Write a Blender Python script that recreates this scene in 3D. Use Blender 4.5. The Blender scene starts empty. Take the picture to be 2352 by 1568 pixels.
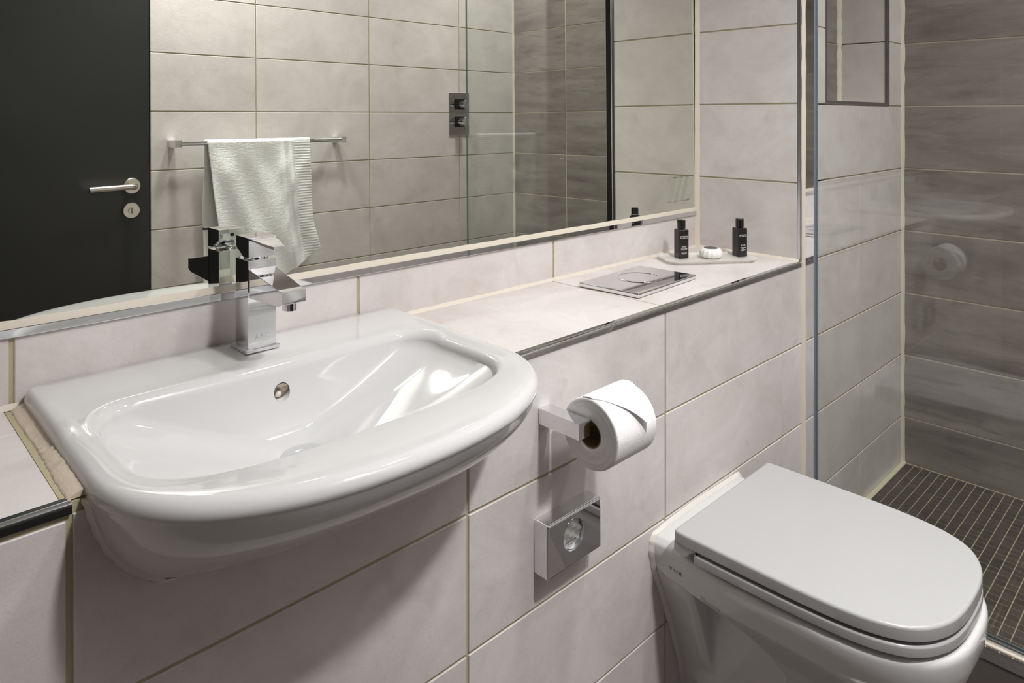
import bpy, bmesh, math, random
from mathutils import Vector, Matrix
random.seed(7)
R = math.radians
sc = bpy.context.scene
COL = sc.collection
# all coordinates below are written relative to the lens height; everything is lifted by H at the end
H = 1.217
FL = -1.217          # bathroom floor
CEIL = 1.17
YA, YB, YO = 0.780, 1.079, -0.432      # boxed wall / shower wall plane, mirror wall plane, opposite wall plane
XL, XA, XE = -0.30, 1.779, 2.536       # left wall, alcove end wall, shower end wall
ZL = -0.3666                           # ledge top
SF = -1.125                            # shower floor

# ---------------------------------------------------------------- camera
cam = bpy.data.cameras.new('camera')
co = bpy.data.objects.new('camera', cam); COL.objects.link(co)
cam.sensor_width = 36; cam.sensor_fit = 'HORIZONTAL'
cam.lens = 1638.114 / 2352 * 36
cam.shift_y = -(784 - 266.9) / 2352
co.location = (0, 0, 0)
co.rotation_euler = (R(90), 0, -0.7721)
cam.clip_start = 0.02
sc.camera = co

# ---------------------------------------------------------------- world, view
w = bpy.data.worlds.new('world'); sc.world = w; w.use_nodes = True
w.node_tree.nodes['Background'].inputs[0].default_value = (1, 1, 1, 1)
w.node_tree.nodes['Background'].inputs[1].default_value = 0.0
sc.view_settings.view_transform = 'Standard'
sc.view_settings.look = 'None'
sc.view_settings.gamma = 1
sc.view_settings.exposure = 0.06
sc.cycles.use_denoising = True
sc.cycles.max_bounces = 14
sc.cycles.diffuse_bounces = 7
sc.cycles.glossy_bounces = 8
sc.cycles.transmission_bounces = 8
sc.cycles.transparent_max_bounces = 12
sc.cycles.sample_clamp_indirect = 6
sc.cycles.blur_glossy = 0.6

# ceiling downlights: (x, y, power, radius); the shower one is added fill light
LAMPS = [(0.84, -0.33, 23.0, 0.07, 'over the door side'), (1.20, 0.15, 7.5, 0.07, 'over the toilet'), (2.17, 0.05, 7.5, 0.07, 'over the shower, added to brighten it')]
LAMP_COL = (1.0, 0.985, 0.985)

# ---------------------------------------------------------------- helpers
def link(o, parent=None):
    COL.objects.link(o)
    if parent is not None: o.parent = parent
    return o
def mesh_obj(name, bm, m, parent=None, smooth=False, angle=None):
    me = bpy.data.meshes.new(name)
    bmesh.ops.recalc_face_normals(bm, faces=bm.faces)
    bm.to_mesh(me); bm.free()
    if m is not None: me.materials.append(m)
    if smooth:
        me.polygons.foreach_set('use_smooth', [True] * len(me.polygons))
        if angle is not None:
            me.set_sharp_from_angle(angle=R(angle))
    o = bpy.data.objects.new(name, me)
    if smooth and angle is not None:
        wn = o.modifiers.new('wn', 'WEIGHTED_NORMAL'); wn.keep_sharp = True; wn.weight = 100
    return link(o, parent)
def tag(o, label=None, cat=None, group=None, kind=None):
    if label: o['label'] = label
    if cat: o['category'] = cat
    if group: o['group'] = group
    if kind: o['kind'] = kind
    return o
def empty(name, loc=(0, 0, 0), rz=0):
    o = bpy.data.objects.new(name, None); COL.objects.link(o)
    o.location = loc; o.rotation_euler = (0, 0, rz); o.empty_display_size = 0.05
    return o
def add_box(bm, x0, x1, y0, y1, z0, z1, bev=0, seg=2):
    r = bmesh.ops.create_cube(bm, size=1)
    vs = r['verts']
    for v in vs:
        v.co = Vector(((x0 + x1) / 2 + v.co.x * (x1 - x0), (y0 + y1) / 2 + v.co.y * (y1 - y0), (z0 + z1) / 2 + v.co.z * (z1 - z0)))
    if bev:
        es = list({e for v in vs for e in v.link_edges})
        bmesh.ops.bevel(bm, geom=es, offset=bev, segments=seg, profile=0.5, affect='EDGES')
    return vs
def box(name, x0, x1, y0, y1, z0, z1, m, parent=None, bev=0, seg=2):
    bm = bmesh.new(); add_box(bm, x0, x1, y0, y1, z0, z1, bev, seg)
    return mesh_obj(name, bm, m, parent, smooth=bev > 0, angle=50 if bev > 0 else None)
def loft(bm, rings, cap0=True, cap1=True):
    prev = None; first = None
    for rg in rings:
        vs = [bm.verts.new(p) for p in rg]
        if prev:
            n = len(vs)
            for i in range(n):
                bm.faces.new((prev[i], prev[(i + 1) % n], vs[(i + 1) % n], vs[i]))
        else: first = vs
        prev = vs
    if cap0: bm.faces.new(list(reversed(first)))
    if cap1: bm.faces.new(prev)
def cyl(bm, p0, p1, r0, r1=None, n=32, caps=True):
    r1 = r0 if r1 is None else r1
    p0 = Vector(p0); p1 = Vector(p1); d = (p1 - p0).normalized()
    a = d.orthogonal().normalized(); b = d.cross(a)
    rg = lambda p, r: [p + (a * math.cos(2 * math.pi * i / n) + b * math.sin(2 * math.pi * i / n)) * r for i in range(n)]
    loft(bm, [rg(p0, r0), rg(p1, r1)], caps, caps)
def lathe(bm, origin, axis, prof, n=48, cap0=True, cap1=True):
    """prof: list of (distance along axis, radius)"""
    o = Vector(origin); d = Vector(axis).normalized(); a = d.orthogonal().normalized(); b = d.cross(a)
    loft(bm, [[o + d * t + (a * math.cos(2 * math.pi * i / n) + b * math.sin(2 * math.pi * i / n)) * r for i in range(n)] for t, r in prof], cap0, cap1)
def prism(bm, pts, f0, f1):
    """pts 2-D outline; f0 and f1 map it to the two ends"""
    loft(bm, [[f0(*p) for p in pts], [f1(*p) for p in pts]])
def text_mesh(name, s, size, m, parent, matrix, spacing=1.0, align='CENTER', bold=0.0, extrude=0.0001):
    cu = bpy.data.curves.new(name, 'FONT'); cu.body = s; cu.size = size; cu.align_x = align; cu.align_y = 'CENTER'
    cu.space_character = spacing; cu.extrude = extrude; cu.offset = bold; cu.resolution_u = 3
    t = bpy.data.objects.new(name + '_tmp', cu); COL.objects.link(t)
    dg = bpy.context.evaluated_depsgraph_get()
    me = bpy.data.meshes.new_from_object(t.evaluated_get(dg))
    me.name = name
    bpy.data.objects.remove(t); bpy.data.curves.remove(cu)
    me.transform(matrix)
    me.materials.clear(); me.materials.append(m)
    return link(bpy.data.objects.new(name, me), parent)

# ---------------------------------------------------------------- materials
def new_mat(name):
    m = bpy.data.materials.new(name); m.use_nodes = True
    nt = m.node_tree; b = nt.nodes['Principled BSDF']
    return m, nt, b
def plain(name, col, rough=0.5, metal=0.0, spec=0.5, coat=0.0, bump=0.0, bscale=200, sss=0.0, aniso=None):
    m, nt, b = new_mat(name)
    b.inputs['Base Color'].default_value = (*col, 1)
    b.inputs['Roughness'].default_value = rough
    b.inputs['Metallic'].default_value = metal
    b.inputs['Specular IOR Level'].default_value = spec
    b.inputs['Coat Weight'].default_value = coat
    b.inputs['Coat Roughness'].default_value = 0.03
    if sss:
        b.inputs['Subsurface Weight'].default_value = sss
        b.inputs['Subsurface Radius'].default_value = (0.004, 0.004, 0.004)
    if bump:
        g = nt.nodes.new('ShaderNodeNewGeometry')
        n = nt.nodes.new('ShaderNodeTexNoise'); n.inputs['Scale'].default_value = bscale; n.inputs['Detail'].default_value = 4
        bp = nt.nodes.new('ShaderNodeBump'); bp.inputs['Strength'].default_value = bump; bp.inputs['Distance'].default_value = 0.001
        nt.links.new(g.outputs['Position'], n.inputs['Vector'])
        nt.links.new(n.outputs['Fac'], bp.inputs['Height']); nt.links.new(bp.outputs['Normal'], b.inputs['Normal'])
    return m
def tile_mat(name, c_lo, c_hi, c_stain, rough, streak, stain_amt, sp_amt, vec_scale):
    m, nt, b = new_mat(name)
    L = nt.links.new; N = nt.nodes.new
    geo = N('ShaderNodeNewGeometry'); oi = N('ShaderNodeObjectInfo')
    mul = N('ShaderNodeVectorMath'); mul.operation = 'MULTIPLY_ADD'
    comb = N('ShaderNodeCombineXYZ')
    ms = N('ShaderNodeMath'); ms.operation = 'MULTIPLY'; ms.inputs[1].default_value = 37.0
    L(oi.outputs['Random'], ms.inputs[0])
    for i in range(3): L(ms.outputs[0], comb.inputs[i])
    L(geo.outputs['Position'], mul.inputs[0]); mul.inputs[1].default_value = vec_scale; L(comb.outputs[0], mul.inputs[2])
    def noise(scale, detail, rough_=0.5, dist=0.0, vec=None):
        n = N('ShaderNodeTexNoise'); n.inputs['Scale'].default_value = scale; n.inputs['Detail'].default_value = detail
        n.inputs['Roughness'].default_value = rough_; n.inputs['Distortion'].default_value = dist
        L(vec or mul.outputs[0], n.inputs['Vector']); return n.outputs['Fac']
    def ramp(fac, p0, p1, a=0, z=1):
        r = N('ShaderNodeMapRange'); r.inputs['From Min'].default_value = p0; r.inputs['From Max'].default_value = p1
        r.inputs['To Min'].default_value = a; r.inputs['To Max'].default_value = z; L(fac, r.inputs['Value']); return r.outputs[0]
    def mix(f, a, c, blend='MIX'):
        x = N('ShaderNodeMix'); x.data_type = 'RGBA'; x.blend_type = blend
        if isinstance(f, float): x.inputs[0].default_value = f
        else: L(f, x.inputs[0])
        for s, v in ((6, a), (7, c)):
            if isinstance(v, tuple): x.inputs[s].default_value = (*v, 1)
            else: L(v, x.inputs[s])
        return x.outputs[2]
    cloud = ramp(noise(5.0, 9, 0.68, 0.6), 0.32, 0.68)
    base = mix(cloud, c_lo, c_hi)
    st = ramp(noise(*streak[:2], 0.6, streak[2]), 0.56, 0.78, 0, stain_amt)
    base = mix(st, base, c_stain)
    fine = N('ShaderNodeTexNoise'); fine.inputs['Scale'].default_value = 420; fine.inputs['Detail'].default_value = 3
    L(geo.outputs['Position'], fine.inputs['Vector'])
    speck = ramp(fine.outputs['Fac'], 0.60, 0.78, 0, sp_amt)
    base = mix(speck, base, tuple(x * 0.55 for x in c_lo))
    rnd = ramp(oi.outputs['Random'], 0, 1, 0.965, 1.035)
    v = N('ShaderNodeHueSaturation'); L(base, v.inputs['Color']); L(rnd, v.inputs['Value'])
    L(v.outputs[0], b.inputs['Base Color'])
    L(ramp(cloud, 0, 1, rough + 0.06, rough - 0.04), b.inputs['Roughness'])
    med = N('ShaderNodeTexNoise'); med.inputs['Scale'].default_value = 130; med.inputs['Detail'].default_value = 6; med.inputs['Roughness'].default_value = 0.65
    L(geo.outputs['Position'], med.inputs['Vector'])
    bp = N('ShaderNodeBump'); bp.inputs['Strength'].default_value = 0.32; bp.inputs['Distance'].default_value = 0.0008
    L(med.outputs['Fac'], bp.inputs['Height']); L(bp.outputs['Normal'], b.inputs['Normal'])
    return m
M_LT = tile_mat('light stone tile', (0.56, 0.517, 0.497), (0.695, 0.656, 0.640), (0.45, 0.40, 0.365), 0.36, (7, 6, 1.2), 0.45, 0.28, (1.0, 1.0, 1.35))
M_DK = tile_mat('dark stone tile', (0.155, 0.132, 0.119), (0.295, 0.262, 0.242), (0.095, 0.080, 0.072), 0.36, (8, 7, 1.6), 0.75, 0.45, (0.5, 0.5, 2.6))
M_FL = tile_mat('floor stone tile', (0.090, 0.077, 0.071), (0.125, 0.109, 0.101), (0.07, 0.06, 0.055), 0.45, (7, 6, 1.2), 0.4, 0.4, (1, 1, 1))
M_MOS = tile_mat('mosaic stone', (0.046, 0.036, 0.030), (0.088, 0.072, 0.061), (0.030, 0.024, 0.021), 0.4, (20, 4, 1), 0.5, 0.3, (1, 1, 1))
M_GROUT = plain('olive grout', (0.43, 0.385, 0.25), 0.85, bump=0.5, bscale=500)
M_GROUTL = plain('pale grout', (0.56, 0.51, 0.385), 0.8, bump=0.4, bscale=500)
M_GROUTM = plain('mosaic grout', (0.36, 0.32, 0.24), 0.85, bump=0.5, bscale=500)
M_SIL = plain('cream silicone', (0.66, 0.605, 0.51), 0.42, bump=0.35, bscale=120)
M_SILW = plain('white silicone', (0.66, 0.63, 0.58), 0.35, bump=0.3, bscale=90)
M_SILD = plain('aged peach silicone', (0.66, 0.56, 0.45), 0.5, bump=0.6, bscale=150)
M_CHR = plain('polished chrome', (0.83, 0.84, 0.86), 0.035, metal=1.0)
M_CHRD = plain('dark chrome', (0.52, 0.52, 0.54), 0.06, metal=1.0)
M_ALU = plain('satin aluminium', (0.60, 0.62, 0.65), 0.22, metal=1.0)
M_STEEL = plain('brushed steel', (0.66, 0.62, 0.57), 0.24, metal=1.0, bump=0.1, bscale=900)
M_GASK = plain('blue grey seal', (0.16, 0.20, 0.24), 0.3)
M_CER = plain('white glazed ceramic', (0.62, 0.62, 0.615), 0.06, coat=0.2)
M_SEAT = plain('white plastic', (0.44, 0.44, 0.44), 0.22)
M_BLACKP = plain('black plastic', (0.010, 0.009, 0.009), 0.22)
M_CAP = plain('black cap plastic', (0.008, 0.007, 0.008), 0.14)
M_PRINT = plain('white print', (0.75, 0.75, 0.74), 0.5)
M_INK = plain('grey ink', (0.09, 0.08, 0.08), 0.5)
M_FAINT = plain('faint etching', (0.62, 0.64, 0.64), 0.25, metal=0.8)
M_PAPER = plain('toilet paper', (0.84, 0.83, 0.83), 0.95, spec=0.1, bump=0.5, bscale=600)
M_CARD = plain('brown card', (0.26, 0.17, 0.095), 0.9)
M_SOAPW = plain('waxed soap paper', (0.80, 0.79, 0.77), 0.4, sss=0.1)
M_BAG = plain('white film', (0.74, 0.75, 0.75), 0.3, bump=1.0, bscale=60)
M_DOOR = plain('black laminate', (0.017, 0.018, 0.018), 0.38, bump=0.15, bscale=60)
M_CEIL = plain('ceiling paint', (0.66, 0.655, 0.64), 0.9)
M_DARKHOLE = plain('dark hole', (0.01, 0.01, 0.01), 0.6)

def mirror_mat():
    m, nt, b = new_mat('mirror silvering')
    b.inputs['Base Color'].default_value = (0.835, 0.858, 0.79, 1)
    b.inputs['Metallic'].default_value = 1; b.inputs['Roughness'].default_value = 0.0
    return m
M_MIR = mirror_mat()
def glass_mat(name, tint, f0=0.045, rough=0.0):
    """clear sheet: straight-through transparency plus Fresnel-like reflection on each face"""
    m = bpy.data.materials.new(name); m.use_nodes = True
    nt = m.node_tree; nt.nodes.clear(); N = nt.nodes.new; L = nt.links.new
    out = N('ShaderNodeOutputMaterial'); mx = N('ShaderNodeMixShader')
    tr = N('ShaderNodeBsdfTransparent'); tr.inputs[0].default_value = (*tint, 1)
    gl = N('ShaderNodeBsdfGlossy'); gl.inputs['Color'].default_value = (1, 1, 1, 1); gl.inputs['Roughness'].default_value = rough
    g = N('ShaderNodeNewGeometry')
    dot = N('ShaderNodeVectorMath'); dot.operation = 'DOT_PRODUCT'; L(g.outputs['Normal'], dot.inputs[0]); L(g.outputs['Incoming'], dot.inputs[1])
    ab = N('ShaderNodeMath'); ab.operation = 'ABSOLUTE'; L(dot.outputs['Value'], ab.inputs[0])
    one = N('ShaderNodeMath'); one.operation = 'SUBTRACT'; one.inputs[0].default_value = 1; L(ab.outputs[0], one.inputs[1])
    p5 = N('ShaderNodeMath'); p5.operation = 'POWER'; p5.inputs[1].default_value = 5; L(one.outputs[0], p5.inputs[0])
    ma = N('ShaderNodeMath'); ma.operation = 'MULTIPLY_ADD'; ma.inputs[1].default_value = 1 - f0; ma.inputs[2].default_value = f0; L(p5.outputs[0], ma.inputs[0])
    L(ma.outputs[0], mx.inputs[0]); L(tr.outputs[0], mx.inputs[1]); L(gl.outputs[0], mx.inputs[2]); L(mx.outputs[0], out.inputs[0])
    return m
M_GLASS = glass_mat('screen glass', (0.955, 0.972, 0.958))
def frosted_mat():
    m, nt, b = new_mat('frosted glass')
    b.inputs['Base Color'].default_value = (0.86, 0.85, 0.80, 1); b.inputs['Roughness'].default_value = 0.25
    b.inputs['Alpha'].default_value = 0.55; b.inputs['Subsurface Weight'].default_value = 0.0
    return m
M_FROST = frosted_mat()
M_EDGE = plain('green glass edge', (0.20, 0.26, 0.235), 0.15)
def emit_mat(name, col, s):
    m = bpy.data.materials.new(name); m.use_nodes = True; nt = m.node_tree; nt.nodes.clear()
    e = nt.nodes.new('ShaderNodeEmission'); e.inputs[0].default_value = (*col, 1); e.inputs[1].default_value = s
    o = nt.nodes.new('ShaderNodeOutputMaterial'); nt.links.new(e.outputs[0], o.inputs[0]); return m
M_LAMP = emit_mat('lit lamp lens', LAMP_COL, 6.0)
def towel_mat():
    m, nt, b = new_mat('white terry cotton')
    b.inputs['Base Color'].default_value = (0.91, 0.91, 0.90, 1); b.inputs['Roughness'].default_value = 1.0
    b.inputs['Specular IOR Level'].default_value = 0.05; b.inputs['Sheen Weight'].default_value = 0.25
    g = nt.nodes.new('ShaderNodeNewGeometry'); v = nt.nodes.new('ShaderNodeTexNoise'); v.inputs['Scale'].default_value = 330; v.inputs['Detail'].default_value = 5; v.inputs['Roughness'].default_value = .7
    bp = nt.nodes.new('ShaderNodeBump'); bp.inputs['Strength'].default_value = 0.6; bp.inputs['Distance'].default_value = 0.002
    nt.links.new(g.outputs['Position'], v.inputs['Vector']); nt.links.new(v.outputs['Fac'], bp.inputs['Height']); nt.links.new(bp.outputs['Normal'], b.inputs['Normal'])
    return m
M_TOWEL = towel_mat()
def overflow_mat():
    m, nt, b = new_mat('scaled overflow')
    g = nt.nodes.new('ShaderNodeNewGeometry'); v = nt.nodes.new('ShaderNodeTexNoise'); v.inputs['Scale'].default_value = 95; v.inputs['Detail'].default_value = 5
    r = nt.nodes.new('ShaderNodeValToRGB'); r.color_ramp.elements[0].position = 0.35; r.color_ramp.elements[0].color = (0.07, 0.045, 0.03, 1)
    r.color_ramp.elements[1].position = 0.68; r.color_ramp.elements[1].color = (0.42, 0.35, 0.28, 1)
    nt.links.new(g.outputs['Position'], v.inputs['Vector']); nt.links.new(v.outputs['Fac'], r.inputs[0]); nt.links.new(r.outputs[0], b.inputs['Base Color'])
    b.inputs['Roughness'].default_value = 0.6
    return m
M_OVER = overflow_mat()

# ---------------------------------------------------------------- tiles
TILES = {}
def tile(parent, axis, plane, sgn, a0, a1, b0, b1, m, name='tile', th=0.007, bev=0.0009):
    """axis: 'y' face looks along -/+y (a = x, b = z), 'x' face (a = y, b = z), 'z' face (a = x, b = y).
    plane = coordinate of the visible face, sgn = direction from the face into the wall"""
    da, db = round(a1 - a0, 5), round(b1 - b0, 5)
    key = (axis, da, db, sgn, m.name, th)
    if key not in TILES:
        bm = bmesh.new()
        lo, hi = (0, th * sgn) if sgn > 0 else (th * sgn, 0)
        if axis == 'y': add_box(bm, -da / 2, da / 2, lo, hi, -db / 2, db / 2, bev, 1)
        if axis == 'x': add_box(bm, lo, hi, -da / 2, da / 2, -db / 2, db / 2, bev, 1)
        if axis == 'z': add_box(bm, -da / 2, da / 2, -db / 2, db / 2, lo, hi, bev, 1)
        me = bpy.data.meshes.new(name); bmesh.ops.recalc_face_normals(bm, faces=bm.faces); bm.to_mesh(me); bm.free()
        me.materials.append(m); TILES[key] = me
    o = bpy.data.objects.new(name, TILES[key])
    ca, cb = (a0 + a1) / 2, (b0 + b1) / 2
    o.location = {'y': (ca, plane, cb), 'x': (plane, ca, cb), 'z': (ca, cb, plane)}[axis]
    return link(o, parent)
Z0 = 0.0325; P = 0.202
def rows(lo, hi, g=0.004):
    e = [Z0 + k * P for k in range(-8, 8)]
    e = [lo] + [v for v in e if lo + 0.012 < v < hi - 0.012] + [hi]
    return [(e[i] + (g / 2 if i else 0), e[i + 1] - (g / 2 if i + 2 < len(e) else 0)) for i in range(len(e) - 1)]
def grid(parent, axis, plane, sgn, joints, lo, hi, m, g=0.004, gv=0.0045):
    for i in range(len(joints) - 1):
        a0 = joints[i] + (gv / 2 if i else 0); a1 = joints[i + 1] - (gv / 2 if i + 2 < len(joints) else 0)
        for b0, b1 in rows(lo, hi, g): tile(parent, axis, plane, sgn, a0, a1, b0, b1, m)
REC = 0.0022   # depth of the joints behind the tile faces
def structure(name, bm, m, label):
    return tag(mesh_obj(name, bm, m), label, kind='structure')

# ---------------------------------------------------------------- room shell
bm = bmesh.new(); add_box(bm, XL - .1, 1.757 + REC, YO - .1, YA + REC, FL - .06, FL - REC)
floor = structure('floor', bm, M_GROUT, 'brown grey tiled bathroom floor below the shower kerb')
for i, (y0, y1) in enumerate([(-.432, -.178), (-.174, .276), (.280, .42 - .002), (.424, .78)]):
    for x0, x1 in [(XL, -.05), (-.046, .546), (.55, 1.15), (1.154, 1.754)]:
        tile(floor, 'z', FL, -1, x0, x1, y0, y1, M_FL)
bm = bmesh.new(); add_box(bm, XL - .1, XE + .1, YO - .1, YB + .2, CEIL, CEIL + .06)
structure('ceiling', bm, M_CEIL, 'white painted ceiling')

# boxed lower wall that carries the ledge
bm = bmesh.new()
add_box(bm, XL - .05, XA + .008, YA + REC, YB + .10, FL - .05, ZL - REC)
wl = structure('wall_ledge', bm, M_GROUT, 'pale stone tiled half height wall below the ledge')
J = [XL, -.33 + .002, .172, .671, 1.173, 1.673, XA + .006]
J = [XL, .172, .671, 1.173, 1.673, XA + .006]
for i in range(len(J) - 1):
    gl = .003 if J[i] == .172 else .00225
    a0 = J[i] + (gl if i else 0); a1 = J[i + 1] - (.0032 if J[i + 1] == .172 else .00225 if i + 2 < len(J) else 0)
    top = -.3845 if i == 0 else -.3795
    for b0, b1 in rows(FL, top): tile(wl, 'y', YA, 1, a0, a1, b0, b1, M_LT)
# ledge top tiles: a cut-out holds the basin
YJ = .990
for x0, x1 in [(XL, .1655), (.1700, 1.170), (1.1740, XA)]:
    for y0, y1 in [(YA + .010, YJ - .0012), (YJ + .0012, YB - .001)]:
        if x0 == .17:
            tile(wl, 'z', ZL, -1, .752, x1, y0, y1, M_LT)
        else:
            tile(wl, 'z', ZL, -1, x0, x1, y0, y1, M_LT)
# mirror wall
bm = bmesh.new(); add_box(bm, XL - .05, XA + .008, YB + .014, YB + .1, ZL - .1, CEIL); add_box(bm, XL - .05, XA + .008, YB + REC, YB + .0138, ZL - .1, -.262); add_box(bm, XL - .05, XA + .008, YB + REC, YB + .0138, .595, CEIL)
wb = structure('wall_back', bm, M_GROUT, 'pale tiled wall behind the mirror and the ledge upstand')
JB = [XL, .1745, .676, 1.180, 1.680, XA]
for i in range(len(JB) - 1):
    g = .003
    tile(wb, 'y', YB, 1, JB[i] + (g if i else 0), JB[i + 1] - (g if i + 2 < len(JB) else 0), ZL + .002, -.2785, M_LT)
    for b0, b1 in rows(.60, CEIL): tile(wb, 'y', YB, 1, JB[i] + (g if i else 0), JB[i + 1] - (g if i + 2 < len(JB) else 0), b0, b1, M_LT)
# alcove end wall (a pier between the mirror alcove and the shower)
bm = bmesh.new(); add_box(bm, XA + REC, 1.929, YA + REC, YB + .1, ZL, CEIL)
wa = structure('wall_alcove', bm, M_GROUT, 'pale tiled end wall of the mirror alcove beside the shower')
for b0, b1 in rows(ZL + .001, CEIL): tile(wa, 'x', XA, 1, YA + .0115, YB, b0, b1, M_LT)
# shower side wall with niche
NX0, NX1, NZ0, NZ1, ND = 1.929, 2.414, .035, .640, .152
bm = bmesh.new()
add_box(bm, XA + .008, XE + .06, YA + REC, YB + .10, FL - .05, NZ0 - .002)
add_box(bm, XA + REC + .001, NX0 - .002, YA + REC + .0002, YB + .09, NZ0 - .002, CEIL)
add_box(bm, NX1 + .002, XE + .06, YA + REC, YB + .10, NZ0 - .002, CEIL)
add_box(bm, NX0 - .002, NX1 + .002, YA + REC, YB + .10, NZ1 + .002, CEIL)
add_box(bm, NX0 - .002, NX1 + .002, YA + ND + REC, YB + .10, NZ0 - .002, NZ1 + .002)
ws = structure('wall_shower', bm, M_GROUT, 'pale tiled shower wall with a recessed niche')
for x0, x1 in [(XA + .010, 2.167 - .001), (2.167 + .001, XE - .001)]:
    for b0, b1 in rows(SF + .001, NZ0): 
        if b1 > Z0 - .01: b1 = min(b1, Z0 - .002)
        if b1 - b0 > .02: tile(ws, 'y', YA, 1, x0, x1, b0, b1, M_LT)
for x0, x1 in [(XA + .010, NX0 - .003), (NX1 + .003, XE - .001)]:
    for b0, b1 in rows(NZ0 - .0005, CEIL): tile(ws, 'y', YA, 1, x0, x1, b0, b1, M_LT)
for b0, b1 in rows(NZ1 + .003, CEIL): tile(ws, 'y', YA, 1, NX0 - .003, NX1 + .003, b0, b1, M_LT)
for b0, b1 in rows(NZ0 + .002, NZ1):
    tile(ws, 'y', YA + ND, 1, NX0 + .001, NX1 - .009, b0, b1, M_DK)
    tile(ws, 'x', NX1 - .006, 1, YA + .010, YA + ND - .001, b0, b1, M_LT)
    tile(ws, 'x', NX0 + .006, -1, YA + .010, YA + ND - .001, b0, b1, M_LT)
tile(ws, 'z', NZ0 + .006, -1, NX0 + .007, NX1 - .007, YA + .010, YA + ND, M_LT)
tile(ws, 'z', NZ1 - .006, 1, NX0 + .007, NX1 - .007, YA + .010, YA + ND, M_LT)
# dark shower end wall
bm = bmesh.new(); add_box(bm, XE + REC, XE + .1, YO - .1, YB + .1, FL - .05, CEIL)
wr = structure('wall_right', bm, M_GROUTL, 'dark streaked tiled end wall of the shower')
grid(wr, 'x', XE, 1, [YO + .001, -.080, .420, YA - .001], SF + .001, CEIL, M_DK)
# opposite wall and door
bm = bmesh.new(); add_box(bm, .812, XE + .1, YO - .1, YO - REC, FL - .05, CEIL)
add_box(bm, XL - .1, .812, YO - .1, YO - REC, .80, CEIL)
wf = structure('wall_front', bm, M_GROUT, 'pale tiled wall facing the mirror, with towel rail and shower valve')
grid(wf, 'y', YO, -1, [.8105, 1.182, 1.679, 2.177, XE], FL, CEIL, M_LT, gv=.004)
grid(wf, 'y', YO, -1, [XL, .172, .8085], .806, CEIL, M_LT)
# left wall, out of view; dark tiles chosen to cut bounced light
bm = bmesh.new(); add_box(bm, XL - .1, XL - REC, YO - .1, YB + .1, FL - .05, CEIL)
wlf = structure('wall_left', bm, M_GROUT, 'unseen side wall left of the basin, tiled dark against bounced light')
grid(wlf, 'x', XL, -1, [YO, .08, .58, YA - .002], FL, CEIL, M_DK)
grid(wlf, 'x', XL, -1, [YA + .002, YB], ZL + .001, CEIL, M_DK)
# door
dr = box('door_1', -.102, .8075, YO - .046, YO - .003, FL + .006, .785, M_DOOR, None, .002)
tag(dr, 'black laminate door seen in the mirror, steel lever near its edge', kind='structure')
bm = bmesh.new(); add_box(bm, XL, -.106, YO - .044, YO - .002, FL, .785, .002)  # unseen panel, added so the tap's left faces reflect black
tag(mesh_obj('trim_1', bm, M_DOOR), 'unseen black panel added beside the door for the tap reflections', kind='structure')
bm = bmesh.new(); add_box(bm, .8070, .8100, YO - .040, YO - .0015, -.178, -.150)
mesh_obj('strike_plate', bm, plain('rusty metal', (.22, .11, .07), .5, metal=.6), dr)
hz = -.216
bm = bmesh.new(); lathe(bm, (.751, YO - .003, hz), (0, 1, 0), [(0, .0265), (.007, .0265), (.009, .0245), (.009, .012)])
rose = mesh_obj('rose', bm, M_STEEL, dr, True, 35)
bm = bmesh.new()
pts = []
for k in range(3): pts.append(Vector((.751, YO + .006 + .012 * k, hz)))
for k in range(9):
    a = k / 8 * math.pi / 2; pts.append(Vector((.751 - .018 * (1 - math.cos(a)), YO + .034 + .018 * math.sin(a), hz)))
pts.append(Vector((.614, YO + .052, hz - .002)))
rings = []
for i, p in enumerate(pts):
    d = (pts[min(i + 1, len(pts) - 1)] - pts[max(i - 1, 0)]).normalized(); a = d.cross(Vector((0, 0, 1))).normalized(); b = a.cross(d)
    rings.append([p + (a * math.cos(2 * math.pi * j / 24) + b * math.sin(2 * math.pi * j / 24)) * .0095 for j in range(24)])
loft(bm, rings); mesh_obj('lever', bm, M_STEEL, rose, True, 40)
bm = bmesh.new(); lathe(bm, (.749, YO - .003, -.298), (0, 1, 0), [(0, .0262), (.007, .0262), (.009, .0245), (.009, .011)])
lrs = mesh_obj('lock_rose', bm, M_STEEL, dr, True, 35)
bm = bmesh.new(); lathe(bm, (.749, YO + .005, -.298), (0, 1, 0), [(0, .0095), (.006, .0095)]); add_box(bm, .7475, .7505, YO + .005, YO + .019, -.3075, -.2885, .0008)
mesh_obj('thumb_turn', bm, M_STEEL, lrs, True, 35)

# trims and beads of the setting
tn = [1]
def trim(m, label, build, smooth=True):
    tn[0] += 1
    bm = bmesh.new(); build(bm)
    return tag(mesh_obj('trim_%d' % tn[0], bm, m, None, smooth, 35 if smooth else None), label, kind='structure')
def edge_prof(n=6, r=.010):
    return [(0, 0), (r * 1.0, 0)] + [(r - r * .35 * 0, 0)]
def ledge_trim(x0, x1):
    # rounded-square profile, y across and z up
    pr = [(YA + .0105, ZL - .0105), (YA + .0105, ZL)]
    for k in range(7):
        a = R(90 + 15 * k); pr.append((YA + .0045 + .0055 * math.cos(a) - .001, ZL - .0055 + .0055 * math.sin(a)))
    pr += [(YA - .002, ZL - .0115), (YA + .0, ZL - .0115)]
    return lambda bm: prism(bm, pr, lambda a, b: Vector((x0, a, b)), lambda a, b: Vector((x1, a, b)))
trim(M_CHR, 'chrome edge trim on the ledge left of the basin', ledge_trim(XL, .1735))
trim(M_CHR, 'chrome edge trim on the ledge right of the basin', ledge_trim(.7535, XA + .004))
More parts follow.
